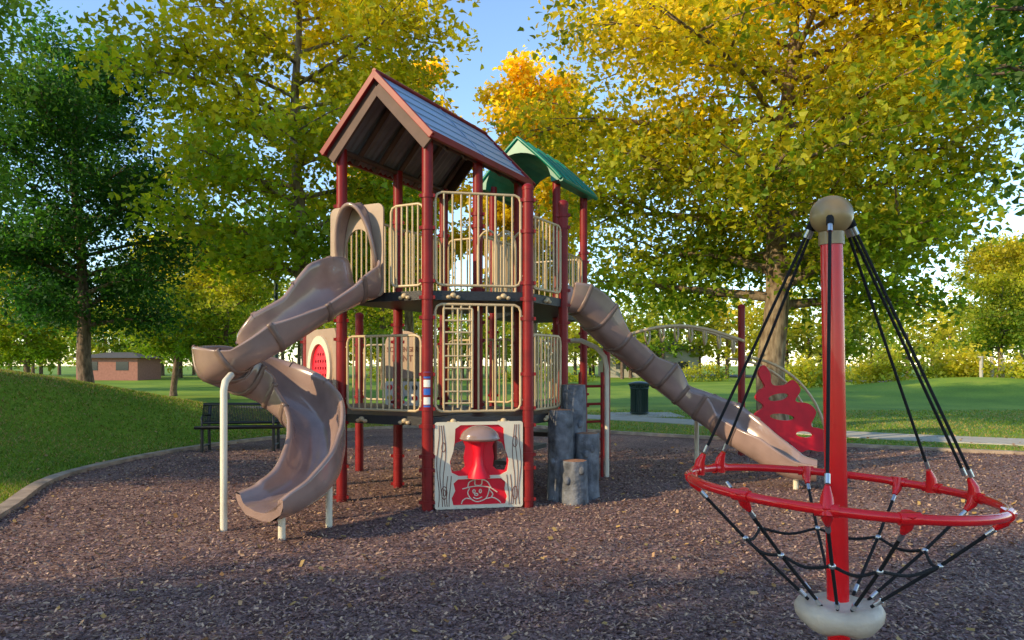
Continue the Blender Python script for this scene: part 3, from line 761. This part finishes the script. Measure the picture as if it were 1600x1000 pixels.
mb.obj('log_stump_climber',[M['rock'],M['logtop']])

# ------------------------------------------------------------------ overhead arch ladder & climbing wall
e=empty('overhead_loop_ladder'); mb=MB()
for q in((4.05,13.0,2.62),(1.62,12.6,2.45)):
    mb.cyl((q[0],q[1],-.1),(q[0],q[1],q[2]),.062,16); mb.sphere(q,.068,.068,.06,0,14,6)
mb.obj('posts',[M['maroon']],e); mb=MB()
for off in(-.18,.18):
    pts=[(1.7+2.35*t,12.75+off+.3*t,2.02+.26*math.sin(math.pi*t)) for t in np.linspace(0,1,15)]
    mb.tube(pts,.028,8)
for t in np.linspace(.06,.94,9):
    x=1.7+2.35*t;y=12.75+.3*t;z=2.0+.26*math.sin(math.pi*t)
    mb.tube(catmull([(x-.07,y-.18,z),(x-.06,y-.15,z-.14),(x+.0,y,z-.24),(x+.07,y+.15,z-.14),(x+.07,y+.18,z)],3),.019,6)
mb.obj('arched_rails',[M['beige']],e)
e=empty('climbing_wall')
cdir=Vector((1,.12,0)).normalized(); cn=Vector((.12,-1,0)).normalized()
wav=[(.0,1.45),(.10,1.60),(.22,1.45),(.26,1.25),(.5,1.24),(.66,1.33),(.80,1.15),(.70,.95),(.95,.90),(1.10,.74),(1.0,.5),(1.2,.44),(1.42,.32),(1.45,.08),(1.2,.02),(.95,.06),(.75,.0),(.58,.2),(.35,.28),(.28,.42),(.02,.46),(-.10,.68),(.1,.85),(-.05,1.0),(.02,1.15),(.12,1.22)]
wv=[(p.x,p.y) for p in catmull([(a,b,0) for a,b in wav],4,True)]
def bl(cx,cy,rx,ry,rot): 
    return [(cx+rx*math.cos(t)*math.cos(rot)-ry*math.sin(t)*math.sin(rot),cy+rx*math.cos(t)*math.sin(rot)+ry*math.sin(t)*math.cos(rot)) for t in np.linspace(0,2*math.pi,18)[:-1]]
curve2d('red_wave_panel',[wv,bl(.38,1.02,.20,.065,.15),bl(.45,.66,.24,.06,-.1),bl(.88,.34,.17,.055,-.1)],(4.44,13.3,0),cdir,cn,.03,M['redplastic'],e)
mb=MB(); pts=[(4.12+1.66*math.sin(R(a)),13.38+.1*math.sin(R(a)),1.75*math.cos(R(a))) for a in range(0,95,6)]
mb.tube(pts,.025,8); mb.tube([(p[0]-.1,p[1]+.35,p[2]*.98) for p in pts],.025,8)
mb.obj('curved_frame',[M['beige']],e)

# ------------------------------------------------------------------ bench
b=empty('park_bench'); bx=Vector((1,.12,0)).normalized(); by=Vector((-.12,1,0)).normalized(); bo=Vector((-5.75,13.35,0.02))
def bpnt(s,d,z): return bo+bx*s+by*d+Vector((0,0,z))
for (d0,z0,d1,z1,nm) in((0,.44,.42,.42,'seat'),(.44,.50,.56,.84,'backrest')):
    mb=MB(); n=16
    mb.tube([bpnt(0,d0,z0),bpnt(0,d1,z1),bpnt(1.5,d1,z1),bpnt(1.5,d0,z0)],.03,8,0,closed=True)
    for i in range(n+1):
        f=i/n; mb.cyl(bpnt(0,d0+(d1-d0)*f,z0+(z1-z0)*f),bpnt(1.5,d0+(d1-d0)*f,z0+(z1-z0)*f),.0075,5)
    for i in range(50): 
        s=1.5*i/50; mb.cyl(bpnt(s,d0,z0),bpnt(s,d1,z1),.007,5)
    mb.obj(nm,[M['black']],b)
mb=MB()
for s in(.12,1.38):
    mb.tube([bpnt(s,.03,-.05),bpnt(s,.03,.42)],.03,8); mb.tube([bpnt(s,.5,-.05),bpnt(s,.46,.5),bpnt(s,.57,.82)],.03,8)
    mb.tube([bpnt(s,.03,.42),bpnt(s,.0,.62),bpnt(s,.1,.66),bpnt(s,.48,.64)],.02,8); mb.tube([bpnt(s,.03,.1),bpnt(s,.5,.1)],.018,8)
mb.obj('legs',[M['black']],b)
# trash can
mb=MB(); tx,ty=4.08,23.6
mb.cyl((tx,ty,.02),(tx,ty,.98),.25,24); 
for k in range(30):
    a=2*math.pi*k/30; mb.tube([(tx+.27*math.cos(a),ty+.27*math.sin(a),.05),(tx+.27*math.cos(a),ty+.27*math.sin(a),.85),(tx+.33*math.cos(a),ty+.33*math.sin(a),1.0)],.016,5)
for z,rr in((.08,.29),(.86,.29),(1.0,.34)): mb.tube([(tx+rr*math.cos(2*math.pi*k/24),ty+rr*math.sin(2*math.pi*k/24),z) for k in range(24)],.022,6,0,closed=True)
mb.sphere((tx,ty,.98),.33,.33,.1,0,24,6,0,math.pi/2)
mb.obj('trash_can',[M['lampgreen']])
# lamp
s_=empty('street_lamp'); lx,ly=-6.6,20.6; mb=MB(); q=.62
mb.tube([(lx,ly,-.1),(lx,ly,.45),(lx,ly,.55),(lx,ly,.9),(lx,ly,3.35+q)],[.16,.16,.12,.08,.055],14)
mb.sphere((lx,ly,3.40+q),.13,.13,.07); mb.cyl((lx,ly,3.98+q),(lx,ly,4.16+q),.25,8,0,.1); mb.cyl((lx,ly,4.16+q),(lx,ly,4.32+q),.04,8,0,.02)
for k in range(6): a=k*math.pi/3; mb.cyl((lx+.12*math.cos(a),ly+.12*math.sin(a),3.43+q),(lx+.22*math.cos(a),ly+.22*math.sin(a),3.99+q),.016,5)
mb.obj('post_and_frame',[M['lampgreen']],s_); mb=MB(); mb.cyl((lx,ly,3.44+q),(lx,ly,3.97+q),.11,12,0,.195); mb.obj('lantern_glass',[M['lampglass']],s_)

# ------------------------------------------------------------------ spinner
S=empty('rope_spinner'); mb=MB()
b0=Vector((1.56,3.5,-.1)); b1=Vector((1.517,3.5,2.31))
mb.cyl(b0,b1-Vector((0,0,.1)),.05,32); mb.obj('red_mast',[M['red']],S)
mb=MB(); mb.sphere(b1,.098,.098,.094,0,32,20); mb.cyl(b1-Vector((0,0,.14)),b1-Vector((0,0,.08)),.058,24)
mb.obj('top_ball',[M['ball']],S)
RC=Vector((1.545,3.5,1.01)); rr=.68; tl=.065
def rpnt(a,rad=rr,dz=0): return RC+Vector((rad*math.cos(a),rad*math.sin(a),-tl*rad*math.cos(a)+dz))
mb=MB(); mb.tube([rpnt(2*math.pi*k/96) for k in range(96)],.021,14,0,closed=True)
ups=[R(a) for a in(-117,3,25,127,146)]; dns=[R(a) for a in(-147,-92,40,80,-40,170)]
for a in ups:
    p=rpnt(a); mb.tube([p-Vector((0,0,.02)),rpnt(a,rr-.01,.05),rpnt(a,rr-.03,.09)],[.034,.024,.012],10)
    t=Vector((-math.sin(a),math.cos(a),0)); mb.tube([p-t*.045,p+t*.045],.027,12)
for a in dns+[ups[0],ups[1]]:
    p=rpnt(a); mb.tube([p+Vector((0,0,.02)),rpnt(a,rr-.02,-.035),rpnt(a,rr-.05,-.065)],[.032,.023,.012],10)
    t=Vector((-math.sin(a),math.cos(a),0)); mb.tube([p-t*.04,p+t*.04],.026,12)
mb.obj('red_ring',[M['red']],S)
mr=MB();ms=MB()
for a in ups:
    for da in((-.05,.05) if a in(ups[1],) else (0,)):
        s=b1+Vector((.088*math.cos(a+da*4),.088*math.sin(a+da*4),-.03)); q=rpnt(a+da*.8,rr-.035,.10); 
        mr.tube([s,q],.0078,8); d=(q-s).normalized()
        ms.cyl(s+d*.03,s+d*.07,.012,8); mr.cyl(s-d*.01,s+d*.03,.018,8); ms.cyl(q-d*.04,q,.012,8)
seatc=Vector((1.555,3.5,.42))
al=sorted(dns+[ups[0],ups[1],ups[3]]); mids=[]
for a in al:
    q=rpnt(a,rr-.05,-.07); s=seatc+Vector((.14*math.cos(a),.14*math.sin(a),.06)); 
    mid_=q.lerp(s,.42)+Vector((0,0,-.01)); mids.append(mid_)
    mr.tube([q,mid_,s],.0078,8); d=(s-q).normalized(); ms.cyl(s-d*.06,s-d*.02,.012,8); ms.sphere(mid_,.016,.016,.014,0,10,6); ms.cyl(q,q+d*.04,.011,8)
for i in range(len(mids)):
    p,q=mids[i],mids[(i+1)%len(mids)]; m_=(p+q)/2-Vector((0,0,.03)); mr.tube(catmull([p,m_,q],4),.0075,8)
mr.obj('ropes',[M['rope']],S); ms.obj('rope_ferrules',[M['silver']],S)
mb=MB()
pr_=[(.0,-.075),(.12,-.072),(.17,-.05),(.195,-.015),(.2,.02),(.185,.045),(.15,.058),(.1,.05),(.07,.065),(.0,.07)]
vs=[];seg=48
for a_,z in pr_:
    for k in range(seg):
        a=2*math.pi*k/seg; f=1+.02*math.cos(5*a); vs.append((seatc.x+a_*f*math.cos(a),seatc.y+a_*f*math.sin(a),seatc.z+z*(1+.12*math.cos(5*a)*(a_>.1))))
fs=[(i*seg+k,i*seg+(k+1)%seg,(i+1)*seg+(k+1)%seg,(i+1)*seg+k) for i in range(len(pr_)-1) for k in range(seg)]
mb.add(vs,fs,0); mb.obj('foot_disc',[M['seat']],S)

# ------------------------------------------------------------------ light
SE=23; az=Vector((-1,-.6,0)).normalized()
sd=Vector((az.x*math.cos(R(SE)),az.y*math.cos(R(SE)),math.sin(R(SE))))
ld=bpy.data.lights.new('sun','SUN'); ld.energy=5; ld.angle=R(.5); ld.color=(1,.78,.46)
lo=bpy.data.objects.new('sun',ld); sc.collection.objects.link(lo); lo.rotation_euler=sd.to_track_quat('Z','Y').to_euler()
W=bpy.data.worlds.new('World'); sc.world=W; W.use_nodes=True; nt=W.node_tree
sk=nt.nodes.new('ShaderNodeTexSky'); sk.sky_type='NISHITA'; sk.sun_disc=False; sk.sun_elevation=R(SE)
sk.sun_rotation=math.atan2(az.x,az.y); sk.dust_density=.1; sk.ozone_density=2.5
bg=nt.nodes['Background']; bg.inputs[1].default_value=.33; nt.links.new(sk.outputs[0],bg.inputs[0])
cd=bpy.data.cameras.new('camera'); cam=bpy.data.objects.new('camera',cd); sc.collection.objects.link(cam)
cam.location=(0,0,1.6); cam.rotation_euler=(R(90),0,0); cd.sensor_width=36; cd.lens=25.9; cd.shift_y=.044; cd.clip_end=3000; cd.clip_start=.05
sc.camera=cam
